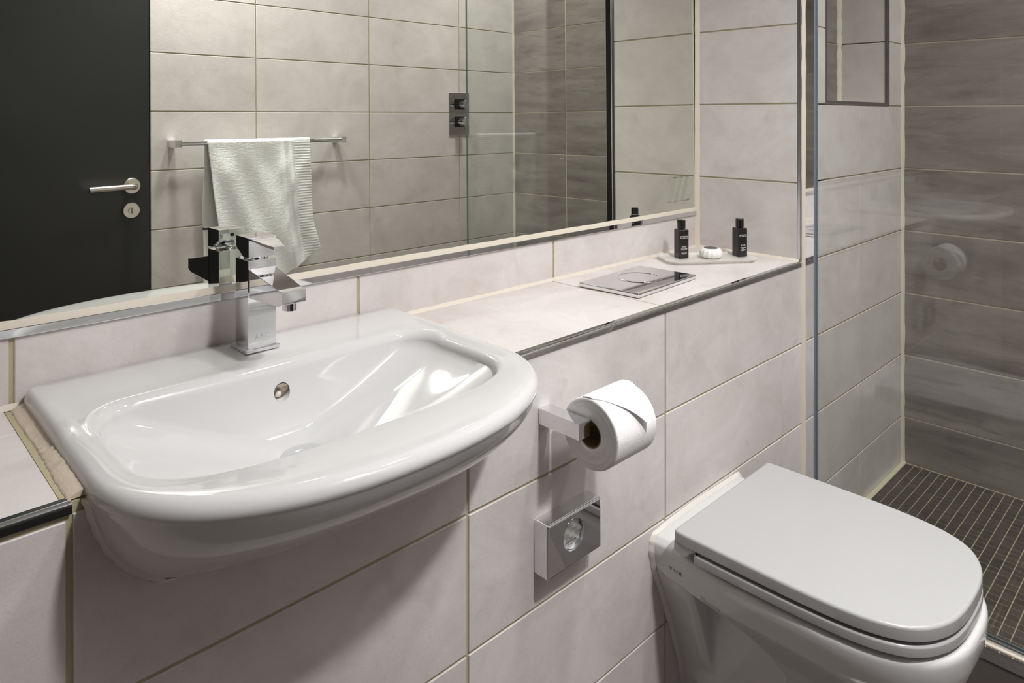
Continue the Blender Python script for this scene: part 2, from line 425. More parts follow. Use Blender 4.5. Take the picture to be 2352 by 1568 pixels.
trim(M_CHR, 'chrome strip under the mirror', lambda bm: add_box(bm, XL, XA - .004, YB - .0045, YB + .004, -.2775, -.2655, .0010, 2))
def bead_mirror(bm):
    n = 90; rg = []
    for i in range(n + 1):
        x = XL + (XA - .001 - XL) * i / n; j = random.uniform(-.0008, .0008)
        rg.append([Vector((x, YB - .0035, -.2660)), Vector((x, YB - .0030, -.2630)), Vector((x, YB + .0005, -.2535 + j)), Vector((x, YB + .006, -.2530 + j)), Vector((x, YB + .006, -.2665))])
    loft(bm, rg)
trim(M_SIL, 'cream silicone bead under the mirror', bead_mirror)
def bead_v(x, y, r, z0, z1, dx=-1, dy=-1, amp=.0008):
    """quarter bead in a vertical corner"""
    def f(bm):
        n = 70; rg = []
        for i in range(n + 1):
            z = z0 + (z1 - z0) * i / n; q = r + random.uniform(-amp, amp)
            rg.append([Vector((x, y, z)), Vector((x + dx * q, y, z)), Vector((x + dx * q * .55, y + dy * q * .55, z)), Vector((x, y + dy * q, z))])
        loft(bm, rg)
    return f
def bead_h(p0, p1, n1, n2, r, amp=.0007):
    def f(bm):
        n = 80; rg = []; a = Vector(p0); b = Vector(p1); u = Vector(n1); v = Vector(n2)
        for i in range(n + 1):
            p = a.lerp(b, i / n); q = r + random.uniform(-amp, amp)
            rg.append([p, p + u * q, p + u * q * .5 + v * q * .5, p + v * q])
        loft(bm, rg)
    return f
trim(M_SIL, 'cream silicone bead in the alcove corner', bead_v(XA, YB, .010, ZL + .001, .60))
trim(M_SIL, 'cream silicone bead along the back of the ledge, right of the basin', bead_h((.753, YB, ZL), (XA, YB, ZL), (0, -1, 0), (0, 0, 1), .0055))
trim(M_SIL, 'cream silicone bead along the back of the ledge, left of the basin', bead_h((XL, YB, ZL), (.186, YB, ZL), (0, -1, 0), (0, 0, 1), .0065))
trim(M_SIL, 'cream silicone bead at the foot of the alcove end wall', bead_h((XA, YA + .006, ZL), (XA, YB, ZL), (-1, 0, 0), (0, 0, 1), .0055))
trim(M_ALU, 'metal corner trim on the alcove edge', lambda bm: (add_box(bm, XA - .0006, XA + .010, YA + .0022, YA + .0108, ZL + .004, CEIL, .001, 2), add_box(bm, XA + .0005, XA + .010, YA - .0008, YA + .0025, ZL + .004, CEIL, .001, 2)))
trim(M_SIL, 'cream silicone bead between the ledge wall and the glass channel', bead_v(1.787, YA, .0075, FL + .02, CEIL, -1, -1, .0005))
trim(M_SIL, 'cream silicone bead in the shower corner', bead_v(XE, YA, .0085, SF, CEIL, -1, -1, .0016))
trim(M_SIL, 'cream silicone bead in the corner of shower and opposite wall', bead_v(XE, YO, .0075, SF, CEIL, -1, 1, .0016))
trim(M_SIL, 'cream silicone bead in the niche', bead_v(NX1 - .006, YA + ND, .010, NZ0 + .006, NZ1 - .006, -1, -1, .0016))
def niche_trim(bm):
    for a in [(NX0 - .003, NX0 + .0075, NZ0 - .003, NZ1 + .003), (NX1 - .0075, NX1 + .003, NZ0 - .003, NZ1 + .003), (NX0 + .0075, NX1 - .0075, NZ0 - .003, NZ0 + .0075), (NX0 + .0075, NX1 - .0075, NZ1 - .0075, NZ1 + .003)]:
        add_box(bm, a[0], a[1], YA - .0015, YA + .0095, a[2], a[3], .001, 2)
trim(M_CHRD, 'metal trim framing the shower niche', niche_trim)

# ---------------------------------------------------------------- shower floor, kerb
bm = bmesh.new(); add_box(bm, 1.757 + REC, XE + REC, YO - .01, YA + REC, FL - .05, SF - .0012)
sf = structure('floor_shower', bm, M_GROUTM, 'raised shower floor of small dark mosaic')
kj = [YO, -.08, .420, YA - .001]
for i in range(3): tile(sf, 'x', 1.757, 1, kj[i] + (.003 if i else 0), kj[i + 1] - (.003 if i < 2 else 0), FL + .001, SF - .0155, M_FL)
F, HZ, TH = 1638.114, 266.9, 0.7721
def px(x, y, z):
    d = x * math.sin(TH) + y * math.cos(TH)
    if d <= .05: return None
    return 1176 + F * (x * math.cos(TH) - y * math.sin(TH)) / d, HZ - F * z / d
mos = []
pm = .0245
x = XE - .006
first = True
while x > 1.812 + .008:
    wx = .0075 if first else min(pm, x - 1.812)
    y = YA - .0135
    while y > YO + .004:
        wy = min(pm, y - YO)
        if wx > .004 and wy > .004:
            q = px(x - wx / 2, y - wy / 2, SF)
            vis = q is not None and 1990 < q[0] < 2380 and q[1] < 1530 and y > .28 and x > 1.80
            # behind the toilet lid's outline
            if vis and q[0] < 2160 and q[1] > 1100 + (q[0] - 1882) * .41: vis = False
            if vis and q[0] < 2255 and q[1] > 1215 + (q[0] - 2160) * .95: vis = False
            mos.append((vis, wx * wy * 1e4 * (1e3 / (x * math.sin(TH) + y * math.cos(TH)) ** 2), x - wx, x, y - wy, y))
        y -= pm
    x -= wx; first = False
mos.sort(key=lambda t: (not t[0], -t[1]))
g = .0012
for t in mos[:298]:
    tile(sf, 'z', SF + random.uniform(-.0002, .0002), -1, t[2] + g, t[3] - g, t[4] + g, t[5] - g, M_MOS, 'mosaic_tile', .004, .0004)
bm = bmesh.new()
for t in mos[298:]: add_box(bm, t[2] + g, t[3] - g, t[4] + g, t[5] - g, SF - .004, SF)
tag(mesh_obj('mosaic_tiles', bm, M_MOS, sf), kind='stuff')
# row of cut mosaic pieces on the kerb, outside the glass track
y = YA - .004; k = 0
while y > -.42:
    tile(sf, 'z', SF, -1, 1.7755, 1.7815, y - pm + .0015, y - .0015, M_MOS, 'mosaic_tile', .004, .0004); y -= pm
trim(M_GROUTL, 'wide pale grout margin along the shower floor', lambda bm: add_box(bm, 1.812, XE, YA - .0145, YA, SF - .002, SF + .0012))
trim(M_SIL, 'cream silicone bead along the screen track', lambda bm: add_box(bm, 1.7815, 1.7905, YO, YA - .008, SF - .002, SF + .0035, .0015, 2))
def kerb_trim(bm):
    add_box(bm, 1.7555, 1.7745, YO, YA - .008, SF - .0045, SF + .0005, .0006, 1)
    add_box(bm, 1.7545, 1.7585, YO, YA - .008, SF - .0145, SF + .0008, .0006, 1)
trim(M_CHRD, 'grey metal edge trim on the shower kerb', kerb_trim)

# ---------------------------------------------------------------- glass screen
YG = .063
scr = tag(empty('shower_screen', (1.799, YA, SF)), 'clear fixed glass shower screen in a chrome wall channel beside the toilet', 'shower screen')
def child(o, par):
    o.parent = par; o.matrix_parent_inverse = Matrix.Translation(-par.location) if par.rotation_euler.z == 0 else (Matrix.Translation(par.location) @ Matrix.Rotation(par.rotation_euler.z, 4, 'Z')).inverted()
    return o
gp = child(box('glass_pane', 1.795, 1.803, YG, YA - .006, SF + .004, .80, M_GLASS), scr)
gp.data.materials.append(M_EDGE)
for f in gp.data.polygons:
    if abs(f.normal.y) > .9 or abs(f.normal.z) > .9: f.material_index = 1
def chan(bm):
    add_box(bm, 1.787, 1.794, YA - .028, YA - .0003, SF + .002, .80, .0008, 2)
    add_box(bm, 1.804, 1.811, YA - .028, YA - .0003, SF + .002, .80, .0008, 2)
    add_box(bm, 1.794, 1.804, YA - .006, YA - .0003, SF + .002, .80)
bm = bmesh.new(); chan(bm); child(mesh_obj('wall_channel', bm, M_CHR, None, True, 35), scr)
bm = bmesh.new(); add_box(bm, 1.7885, 1.7952, YA - .0296, YA - .024, SF + .003, .80, .001, 1); add_box(bm, 1.8028, 1.8095, YA - .0296, YA - .024, SF + .003, .80, .001, 1)
child(mesh_obj('seal', bm, M_GASK), scr)
bm = bmesh.new(); add_box(bm, 1.7895, 1.795, YG, YA - .028, SF + .0005, SF + .013, .0008, 1); add_box(bm, 1.803, 1.8085, YG, YA - .028, SF + .0005, SF + .013, .0008, 1); add_box(bm, 1.795, 1.803, YG, YA - .028, SF + .0005, SF + .0035)
child(mesh_obj('floor_track', bm, M_ALU), scr)

# ---------------------------------------------------------------- mirror (leans back 0.3 degrees)
mir = empty('mirror', (.735, YB + .0005, -.258))
tag(mir, 'large frameless wall mirror above the basin and ledge', 'mirror')
MX0, MX1 = XL + .002, 1.7705
mw = .735
def mbox(name, x0, x1, y0, y1, z0, z1, m):
    o = box(name, x0 - mw, x1 - mw, y0, y1, z0, z1, m, mir); return o
o = mbox('glass', MX0, MX1, -.0008, 0, .002, .84, M_MIR)
o = mbox('backing', MX0 - .0003, MX1 + .0003, .0002, .0045, .0017, .8403, plain('green mirror edge', (.10, .13, .10), .3))
# etched stripes near the lower right corner, between z -.165 and -.233
M_ETCH = plain('etched glass', (.33, .345, .28), .5)
def etch(bm):
    def strip(pts):
        f = [bm.verts.new((a - mw, -.0011, b + .258)) for a, b in pts]; bk = [bm.verts.new((a - mw, -.0008, b + .258)) for a, b in pts]
        n = len(f); bm.faces.new(f); bm.faces.new(list(reversed(bk)))
        for i in range(n): bm.faces.new((f[i], f[(i + 1) % n], bk[(i + 1) % n], bk[i]))
    zt, zb = -.165, -.233
    def bar(t0, t1, b0, b1): strip([(t0, zt), (t1, zt), (b1, zb), (b0, zb)])
    bar(1.660, 1.679, 1.633, 1.646)
    bar(1.692, 1.708, 1.662, 1.678)
    bar(1.722, 1.740, 1.695, 1.712)
    strip([(1.637, zt), (1.660, zt), (1.652, zt - .008), (1.637, zt - .016)])
    strip([(1.660, zt), (1.740, zt), (1.740, zt - .0028), (1.660, zt - .0028)])
    strip([(1.633, zb), (1.740, zb), (1.740, zb + .0024), (1.633, zb + .0024)])
    strip([(1.716, zb), (1.738, zb), (1.738, zb + .013), (1.729, zb + .006)])
bm = bmesh.new(); etch(bm); mesh_obj('etched_stripes', bm, M_ETCH, mir)
mir.rotation_euler = (R(-.30), 0, 0)

# ---------------------------------------------------------------- basin
XC = .4662
def ringD(z, hw, yb, yf, yc, n, rc, xc=XC, nb=36, nc=8, ns=16, nf=96, zf=None):
    p = []
    if hw > .2685 and zf is not None or hw > .2775: hw += .0022
    for i in range(nb): t = i / nb; p.append((-(hw - rc) + 2 * (hw - rc) * t, yb))
    for i in range(nc): a = R(90 - 90 * i / nc); p.append((hw - rc + rc * math.cos(a), yb - rc + rc * math.sin(a)))
    for i in range(ns): t = i / ns; p.append((hw, yb - rc + (yc - yb + rc) * t))
    for i in range(nf):
        a = math.pi * i / nf; c, s_ = math.cos(a), math.sin(a)
        p.append((math.copysign(abs(c) ** (2 / n), c) * hw, yc - (yc - yf) * abs(s_) ** (2 / n)))
    for i in range(ns): t = i / ns; p.append((-hw, yc + (yb - rc - yc) * t))
    for i in range(nc): a = R(180 - 90 * i / nc); p.append((-(hw - rc) + rc * math.cos(a), yb - rc + rc * math.sin(a)))
    return [Vector((xc + a, b, zf(a, b, z) if zf else z)) for a, b in p]
def sstep(a, b, x):
    t = max(0, min(1, (x - a) / (b - a))); return t * t * (3 - 2 * t)
RZ = -.3475
def topz(a, b, z):
    return z + .0042 * sstep(.905, .938, b + .02 * min(1, abs(a) / .25))
OUT = [(-.4860, .120, .830), (-.4855, .160, .800), (-.4820, .190, .775), (-.4770, .2050, .752), (-.4710, .2180, .733), (-.4635, .2290, .7130), (-.4550, .2380, .6940), (-.4440, .2475, .6740), (-.4300, .2570, .6530), (-.4140, .2650, .6320), (-.3960, .2715, .6130), (-.3800, .2760, .6010)]
rg = []
for z, hw, yf in OUT: rg.append(ringD(z, hw, .9750, yf, max(.785, yf + .03), 2.25, .020))
HULL = [list(r) for r in rg] + [ringD(-.30, .2790, .9750, .5960, .785, 2.25, .020)]
rg.append(ringD(-.3690, .2782, .9752, .5975, .785, 2.25, .020))
rg.append(ringD(-.3664, .2786, .9754, .5960, .785, 2.25, .020))
rg.append(ringD(-.3662, .2787, 1.0775, .5958, .785, 2.25, .012))
for k in range(9):
    a = R(90 * k / 8); c_ = 1 - math.cos(a); h = math.sin(a)
    rg.append(ringD(-.3620 + .0142 * h, .2788 - .0095 * c_, 1.0775 - .003 * c_, .5945 + .0135 * c_, .785 + .005 * c_, 2.25 - .03 * c_, .012, zf=topz))
for t in (.15, .35, .55, .75, .92):
    rg.append(ringD(RZ + .0004 - .0035 * t * t, -0 + .2693 + (.2530 - .2693) * t, 1.0745 + (.9600 - 1.0745) * t, .608 + (.6800 - .608) * t, .79 + .02 * t, 2.25 + .9 * t, .012 + .038 * t, zf=topz))
for k in range(9):
    a = R(90 * k / 8); q = .0135 * math.sin(a); h = .0145 * (1 - math.cos(a))
    rg.append(ringD(RZ - .0035 - h, .2515 - q, .9580 - q, .6835 + q, .812, 3.2, .052, zf=lambda u, v, z, kk=k: z + .0062 * (1 - kk / 8 * .6) * sstep(.900, .938, v + .02 * min(1, abs(u) / .25))))
inner = [(-.3715, .2300, .9430, .7020, .812, 3.1, .055), (-.380, .2160, .9425, .7110, .812, 3.0, .056), (-.394, .1890, .9395, .7200, .815, 2.9, .056), (-.407, .1600, .9365, .7310, .82, 2.8, .054),
         (-.419, .1290, .9335, .7430, .825, 2.6, .052), (-.430, .0990, .9300, .7580, .83, 2.4, .050), (-.439, .0720, .9240, .7770, .84, 2.2, .045), (-.445, .0520, .9150, .8040, .855, 2.1, .036), (-.4485, .0400, .9060, .8350, .868, 2.0, .028), (-.4510, .0330, .9000, .8490, .875, 2.0, .023), (-.4540, .0305, .8970, .8530, .875, 2.0, .022)]
for z, hw, yb, yf, yc, n, rc in inner: rg.append(ringD(z, hw, yb, yf, yc, n, rc))
# openings in the boxed wall and its tiles for the body of the basin
bm = bmesh.new(); loft(bm, HULL); cut = mesh_obj('cutter', bm, M_GROUT)
def carve(o):
    md = o.modifiers.new('b', 'BOOLEAN'); md.object = cut; md.operation = 'DIFFERENCE'; md.solver = 'EXACT'
    dg = bpy.context.evaluated_depsgraph_get(); me = bpy.data.meshes.new_from_object(o.evaluated_get(dg)); me.name = o.name.split('.')[0]
    o.modifiers.clear(); o.data = me
carve(wl)
for o in [c for c in wl.children if c.location.y < YA + .02 and -.6 < c.location.z < -.40 and .1 < c.location.x < .95]: carve(o)
bpy.data.objects.remove(cut)
bm = bmesh.new(); loft(bm, rg)
basin = tag(empty('washbasin', (XC, .83, ZL)), 'white semi recessed ceramic washbasin set into the tiled ledge', 'basin')
bb = mesh_obj('basin_bowl', bm, M_CER, None, True)
# overflow opening, cut through the back wall of the bowl
OC = Vector((.4665, .9405, -.3865)); OD = Vector((0, .96, .28)).normalized()
bm = bmesh.new(); cyl(bm, OC - OD * .02, OC + OD * .010, .0118, n=40)
cut = mesh_obj('cutter', bm, M_OVER)
md = bb.modifiers.new('b', 'BOOLEAN'); md.object = cut; md.operation = 'DIFFERENCE'; md.solver = 'EXACT'
dg = bpy.context.evaluated_depsgraph_get()
me2 = bpy.data.meshes.new_from_object(bb.evaluated_get(dg))
bb.modifiers.clear(); bb.data = me2; me2.name = 'basin_bowl'
bpy.data.objects.remove(cut)
me2.polygons.foreach_set('use_smooth', [True] * len(me2.polygons)); me2.set_sharp_from_angle(angle=R(48))
child(bb, basin)
bm = bmesh.new(); lathe(bm, OC + OD * .004, OD, [(0, .0113), (.0025, .0100), (.0045, .006), (.005, .001)])
ov = child(mesh_obj('overflow', bm, M_OVER, None, True), basin); ov['label'] = 'brown limescaled overflow hole'
bm = bmesh.new(); lathe(bm, OC + OD * .0025 + Vector((-.004, 0, -.0045)), OD, [(0, .0008), (.0006, .004), (.0025, .0052)], n=20)
mesh_obj('limescale', bm, M_SILW, ov, True)
bm = bmesh.new(); lathe(bm, (XC, .875, -.4535), (0, 0, 1), [(0, .030), (.003, .0305), (.0045, .029), (.0065, .020), (.0075, .008), (.0076, .001)])
dn = child(mesh_obj('drain', bm, M_CHR, None, True, 40), basin); dn['label'] = 'domed chrome plug'
# aged silicone beside the basin, left end
def bead_left(bm):
    n = 60; rg = []
    for i in range(n + 1):
        t = i / n; y = .784 + (1.070 - .784) * t; j = random.uniform(-.0009, .0009); wv = .0008 * math.sin(t * 9) + .0015 * (1 - t)
        rg.append([Vector((.1905, y, ZL)), Vector((.1725 - wv + j, y, ZL - .0004)), Vector((.1740 - wv + j, y, ZL + .0018)), Vector((.1835, y, ZL + .0060 + wv * .6 + j)), Vector((.1905, y, ZL + .0065))])
    loft(bm, rg)
trim(M_SILD, 'aged peach silicone bead along the left side of the basin', bead_left)
# the whitish silicone line where basin meets the wall face below the ledge
def bead_under(bm):
    ring = []
    zs = [(-.368, .2786)]
    for z, hw, yf in reversed(OUT):
        yc = max(.785, yf + .03); q = max(0, (yc - .7797) / (yc - yf))
        if q < .97: zs.append((z, hw * (1 - q ** 2.25) ** (1 / 2.25)))
    L_ = [(XC - hw, z) for z, hw in zs]; R_ = [(XC + hw, z) for z, hw in reversed(zs)]
    K_ = L_ + R_; P_ = []
    for i in range(len(K_) - 1):
        p0, p1, p2, p3 = (Vector(K_[max(0, min(len(K_) - 1, i + q))]) for q in (-1, 0, 1, 2))
        for k in range(6):
            t = k / 6; P_.append(tuple(.5 * ((2 * p1) + (-p0 + p2) * t + (2 * p0 - 5 * p1 + 4 * p2 - p3) * t * t + (-p0 + 3 * p1 - 3 * p2 + p3) * t ** 3)))
    P_.append(K_[-1])
    rg = []
    for i, (a, z) in enumerate(P_):
        c = Vector((XC, 0, -.36)); d = (Vector((a, 0, z)) - c).normalized()
        q = .006 + .0006 * math.sin(i * .9) + random.uniform(-.0003, .0003)
        a0 = Vector((a, YA - .0003, z)) - d * .004
        rg.append([a0, Vector((a, YA - .0003, z)) + d * q, Vector((a, YA - .003, z)) + d * (q - .001), Vector((a, YA - .010, z)) + d * .0015, Vector((a, YA - .012, z)) - d * .004])
    loft(bm, rg)
trim(M_SILW, 'white silicone bead under the basin against the wall', bead_under)
# olive grout at the basin cut-out
trim(M_GROUT, 'olive grout strip beside the basin', lambda bm: add_box(bm, .1660, .1765, YA + .010, YB - .007, ZL - .006, ZL - .0006))

# ---------------------------------------------------------------- tap
tz = RZ + .0046
tp = tag(empty('basin_tap', (.4675, 1.027, tz)), 'square chrome mixer tap with a flat lever at the back of the basin', 'tap')
bx0, bx1, by0, by1 = .4460, .4890, 1.0050, 1.0480
def tchild(name, bm, m=M_CHR, sm=True, an=35): return child(mesh_obj(name, bm, m, None, sm, an), tp)
bm = bmesh.new(); add_box(bm, .4415, .4930, 1.0010, 1.0555, tz, tz + .0055, .0006, 1); tchild('base_plate', bm)
bm = bmesh.new(); add_box(bm, bx0, bx1, by0, by1, tz + .0055, -.2095, .0006, 2); tchild('tap_body', bm)
bm = bmesh.new()
def rect(xa, xb, y, za, zb): return [Vector((xa, y, za)), Vector((xb, y, za)), Vector((xb, y, zb)), Vector((xa, y, zb))]
loft(bm, [rect(.4475, .4875, 1.012, -.2640, -.2215), rect(.4475, .4875, 1.0047, -.2635, -.2220), rect(.4500, .4850, .920, -.2605, -.2375), rect(.4505, .4845, .907, -.2560, -.2390)])
bmesh.ops.bevel(bm, geom=[e for e in bm.edges], offset=.0007, segments=2, profile=.5, affect='EDGES')
sp = tchild('spout', bm)
bm = bmesh.new(); lathe(bm, (.4675, .9185, -.2590), (0, 0, -1), [(-.004, .0100), (.0035, .0105), (.0075, .0105), (.0080, .0095), (.0080, .0080), (.0055, .0078), (.0055, .001)]); o = tchild('aerator', bm); o.parent = sp; o.matrix_parent_inverse.identity()
bm = bmesh.new(); lathe(bm, (.4675, 1.0265, -.2100), (0, 0, 1), [(0, .0165), (.0030, .0175), (.0060, .0160), (.0095, .010)]); tchild('cartridge_dome', bm)
bm = bmesh.new()
pr = [(1.0040, -.2060), (1.0220, -.2060), (1.0470, -.1930), (1.0470, -.1765), (1.0040, -.1765)]
prism(bm, pr, lambda a, b: Vector((bx0 + .0003, a, b)), lambda a, b: Vector((bx1 - .0003, a, b)))
bmesh.ops.bevel(bm, geom=[e for e in bm.edges], offset=.0006, segments=2, profile=.5, affect='EDGES')
hd = tchild('tap_head', bm)
bm = bmesh.new()
prof = [(1.0050, -.1785, .0175, .0030), (.9950, -.1790, .0172, .0030), (.9850, -.1800, .0160, .0032), (.9740, -.1815, .0135, .0034), (.9630, -.1830, .0110, .0036), (.9500, -.1840, .0090, .0038)]
loft(bm, [[Vector((.4675 - w_, y, z - t)), Vector((.4675 + w_, y, z - t)), Vector((.4675 + w_, y, z)), Vector((.4675 - w_, y, z))] for y, z, w_, t in prof])
bmesh.ops.bevel(bm, geom=[e for e in bm.edges if abs((e.verts[0].co - e.verts[1].co).normalized().y) > .5], offset=.0004, segments=1, affect='EDGES')
tchild('lever', bm)
bm = bmesh.new(); cyl(bm, (.4675, 1.0470, -.1855), (.4675, 1.0478, -.1855), .0030, n=20); tchild('screw_hole', bm, M_DARKHOLE)
mt = Matrix.Translation((.4675, by0 - .0002, tz + .0205)) @ Matrix.Rotation(R(90), 4, 'X')
lt = text_mesh('lettering', 'ARC', .0105, M_FAINT, None, mt, 1.2); child(lt, tp); lt['label'] = 'faint engraved letters on the tap foot'

# ---------------------------------------------------------------- flush plate
fp = tag(empty('flush_plate', (1.294, .929, ZL), R(3.2)), 'polished chrome flush plate lying on the ledge, round button in its middle', 'flush plate')
bm = bmesh.new(); add_box(bm, -.119, .119, -.0755, .0755, .0008, .0105, .0028, 3)
pl = mesh_obj('plate', bm, M_CHR, fp, True, 40)
bm = bmesh.new()
# wide round button, shallow domed, with an inner ring
lathe(bm, (.006, .003, .0092), (0, 0, 1), [(0, .0485), (.0020, .0485), (.0028, .0478), (.0028, .0468), (.0019, .0458), (.0019, .001)], n=64)
btn = mesh_obj('button', bm, M_CHR, fp, True, 30)
bm = bmesh.new(); add_box(bm, -.115, .115, -.0715, .0715, 0, .0012); mesh_obj('base_frame', bm, M_BLACKP, fp)
bm = bmesh.new(); cyl(bm, (.0, -.0752, .0050), (.0, -.0762, .0050), .0022, n=16); mesh_obj('screw', bm, M_CHRD, fp, True, 40)

# ---------------------------------------------------------------- glass dish, soap, bottles
de1 = Vector((.814, -.581, 0)); de2 = Vector((.581, .814, 0))
dang = math.atan2(-.581, .814)
dc = Vector((1.491, .983, 0)) + de1 * .1235 + de2 * .057
dish = tag(empty('glass_dish', (dc.x, dc.y, ZL), dang), 'frosted glass tray on the ledge under the two black bottles and soap', 'tray')
bm = bmesh.new()
def octo(hx, hy, c, z): return [Vector(p + (z,)) for p in [(-hx + c, -hy), (hx - c, -hy), (hx, -hy + c), (hx, hy - c), (hx - c, hy), (-hx + c, hy), (-hx, hy - c), (-hx, -hy + c)]]
loft(bm, [octo(.108, .048, .018, .0006), octo(.118, .056, .020, .0075), octo(.1205, .0585, .021, .0085), octo(.1165, .0545, .020, .0090), octo(.107, .047, .018, .0045)])
mesh_obj('tray_body', bm, M_FROST, dish, True, 30)
DZ = ZL + .0046
def bottle(pos, yaw, name, label, lines):
    """front looks along local -y"""
    b = tag(empty(name, (pos[0], pos[1], DZ), yaw), label, 'bottle')
    s = .0137
    bm = bmesh.new(); add_box(bm, -s, s, -s, s, 0, .0735, .0022, 3); mesh_obj('bottle_body', bm, M_BLACKP, b, True, 40)
    bm = bmesh.new(); lathe(bm, (0, 0, .0735), (0, 0, 1), [(0, .0085), (.0022, .0085), (.0022, .0104), (.0225, .0104), (.0235, .0096), (.0235, .001)], n=40); c = mesh_obj('cap', bm, M_CAP, b, True, 40)
    F_ = lambda z: Matrix.Translation((0, -s - .00012, z)) @ Matrix.Rotation(R(90), 4, 'X')
    fm = bmesh.new()
    for q in [(-.0102, .0102, .0568, .0573), (-.0102, .0102, .0520, .0525), (-.0102, -.0097, .0520, .0573), (.0097, .0102, .0520, .0573)]:
        add_box(fm, q[0], q[1], -s - .0002, -s + .0005, q[2], q[3])
    mesh_obj('label_frame', fm, M_PRINT, b)
    text_mesh('lettering', 'THE WHITE COMPANY', .0021, M_PRINT, b, F_(.0550), 1.0)
    text_mesh('lettering', 'LONDON', .0013, M_PRINT, b, F_(.0532), 1.0)
    for s_, size, z, sp_ in lines: text_mesh('lettering', s_, size, M_PRINT, b, F_(z), sp_, bold=.00003)
    return b
bottle((1.5850, 1.0060), -.7721 + .30, 'toiletry_bottle', 'small square black bottle left of the soap, shower gel print',
       [('NOIR', .0050, .0300, 1.15), ('BODY INTENSE', .0026, .0250, 1.0), ('& AMBER NOIR', .0023, .0226, 1.0), ('SHOWER GEL', .0026, .0145, 1.0), ('GEL DOUCHE', .0021, .0121, 1.0)])
bottle((1.7130, .9130), -.7721 + .33, 'toiletry_bottle', 'small square black bottle right of the soap, conditioner print',
       [('NOIR', .0044, .0300, 1.45), ('CONDITIONER', .0024, .0240, 1.0), ('& SHINE', .0021, .0216, 1.0), ('CONDITIONER', .0023, .0186, 1.0), ('SHAMPOO', .0021, .0163, 1.0)])
soap = tag(empty('wrapped_soap', (1.642, .955, DZ)), 'round soap in pleated white paper with a dark round sticker', 'soap')
bm = bmesh.new(); n = 96; rgs = []
for k, (z, r) in enumerate([(0, .016), (.0010, .0225), (.004, .0268), (.009, .0285), (.015, .0283), (.020, .0262), (.0232, .0225), (.0245, .018), (.0248, .010)]):
    am = .0008 if 0 < k < 7 else .0004
    rgs.append([Vector((math.cos(2 * math.pi * i / n) * (r + am * math.sin(i * 2 * math.pi / n * 15 + .5 * math.sin(i * .3)) + random.uniform(-.0002, .0002)), math.sin(2 * math.pi * i / n) * (r + am * math.sin(i * 2 * math.pi / n * 15)), z)) for i in range(n)])
loft(bm, rgs); mesh_obj('paper_wrap', bm, M_SOAPW, soap, True)
bm = bmesh.new(); lathe(bm, (0, 0, .0246), (0, 0, 1), [(0, .0175), (.0006, .0172), (.0007, .001)], n=48); o = mesh_obj('sticker', bm, plain('slate sticker', (.055, .058, .068), .35), soap, True, 40); o['label'] = 'dark slate round sticker'

# ---------------------------------------------------------------- toilet roll holder and roll
hold = tag(empty('toilet_roll_holder', (.831, YA, -.4745)), 'square chrome toilet roll holder on the wall right of the basin', 'holder')
bm = bmesh.new(); add_box(bm, .8180, .8440, .6955, YA - .0002, -.4870, -.4620, .0008, 2); child(mesh_obj('arm', bm, M_CHRD if False else M_CHR, None, True, 35), hold)
bm = bmesh.new(); cyl(bm, (.8440, .7060, -.4750), (.9520, .7060, -.4750), .0072, n=28); child(mesh_obj('spindle', bm, M_CHR, None, True, 40), hold)
RC = Vector((0, .7000, -.4870)); RX0, RX1, RR, RH = .8475, .9485, .0545, .0205
roll = tag(empty('toilet_roll', (.898, RC.y, RC.z)), 'white toilet roll with its end folded to a point on the holder', 'toilet roll')
bm = bmesh.new(); n = 96
def circ(x, r, wob=0): return [Vector((x, RC.y + math.cos(2 * math.pi * i / n) * (r + wob * math.sin(i * .7)), RC.z + math.sin(2 * math.pi * i / n) * (r + wob * math.sin(i * .7)))) for i in range(n)]
rr = [circ(RX0 + .0010, RH + .0008), circ(RX0, RH + .004)] + [circ(RX0 + random.uniform(-.0004, .0002), RH + .004 + (RR - RH - .006) * k / 12) for k in range(1, 13)] + [circ(RX0 + .0010, RR - .0006), circ(RX0 + .003, RR), circ((RX0 + RX1) / 2, RR, .0004), circ(RX1 - .003, RR), circ(RX1, RR - .002), circ(RX1, RH + .0008)]
rr.append(circ(RX1, RH + .0008)); rr = rr[:-1]
loft(bm, rr, False, False); m0 = mesh_obj('paper', bm, M_PAPER, None, True, 60); child(m0, roll)
bm = bmesh.new(); loft(bm, [circ(RX0 + .0006, RH + .001), circ(RX0 + .0006, RH - .0006), circ(RX1 - .0006, RH - .0006), circ(RX1 - .0006, RH + .001), circ(RX0 + .0006, RH + .001)], False, False)
child(mesh_obj('cardboard_core', bm, M_CARD, None, True, 50), roll)['label'] = 'brown cardboard core'
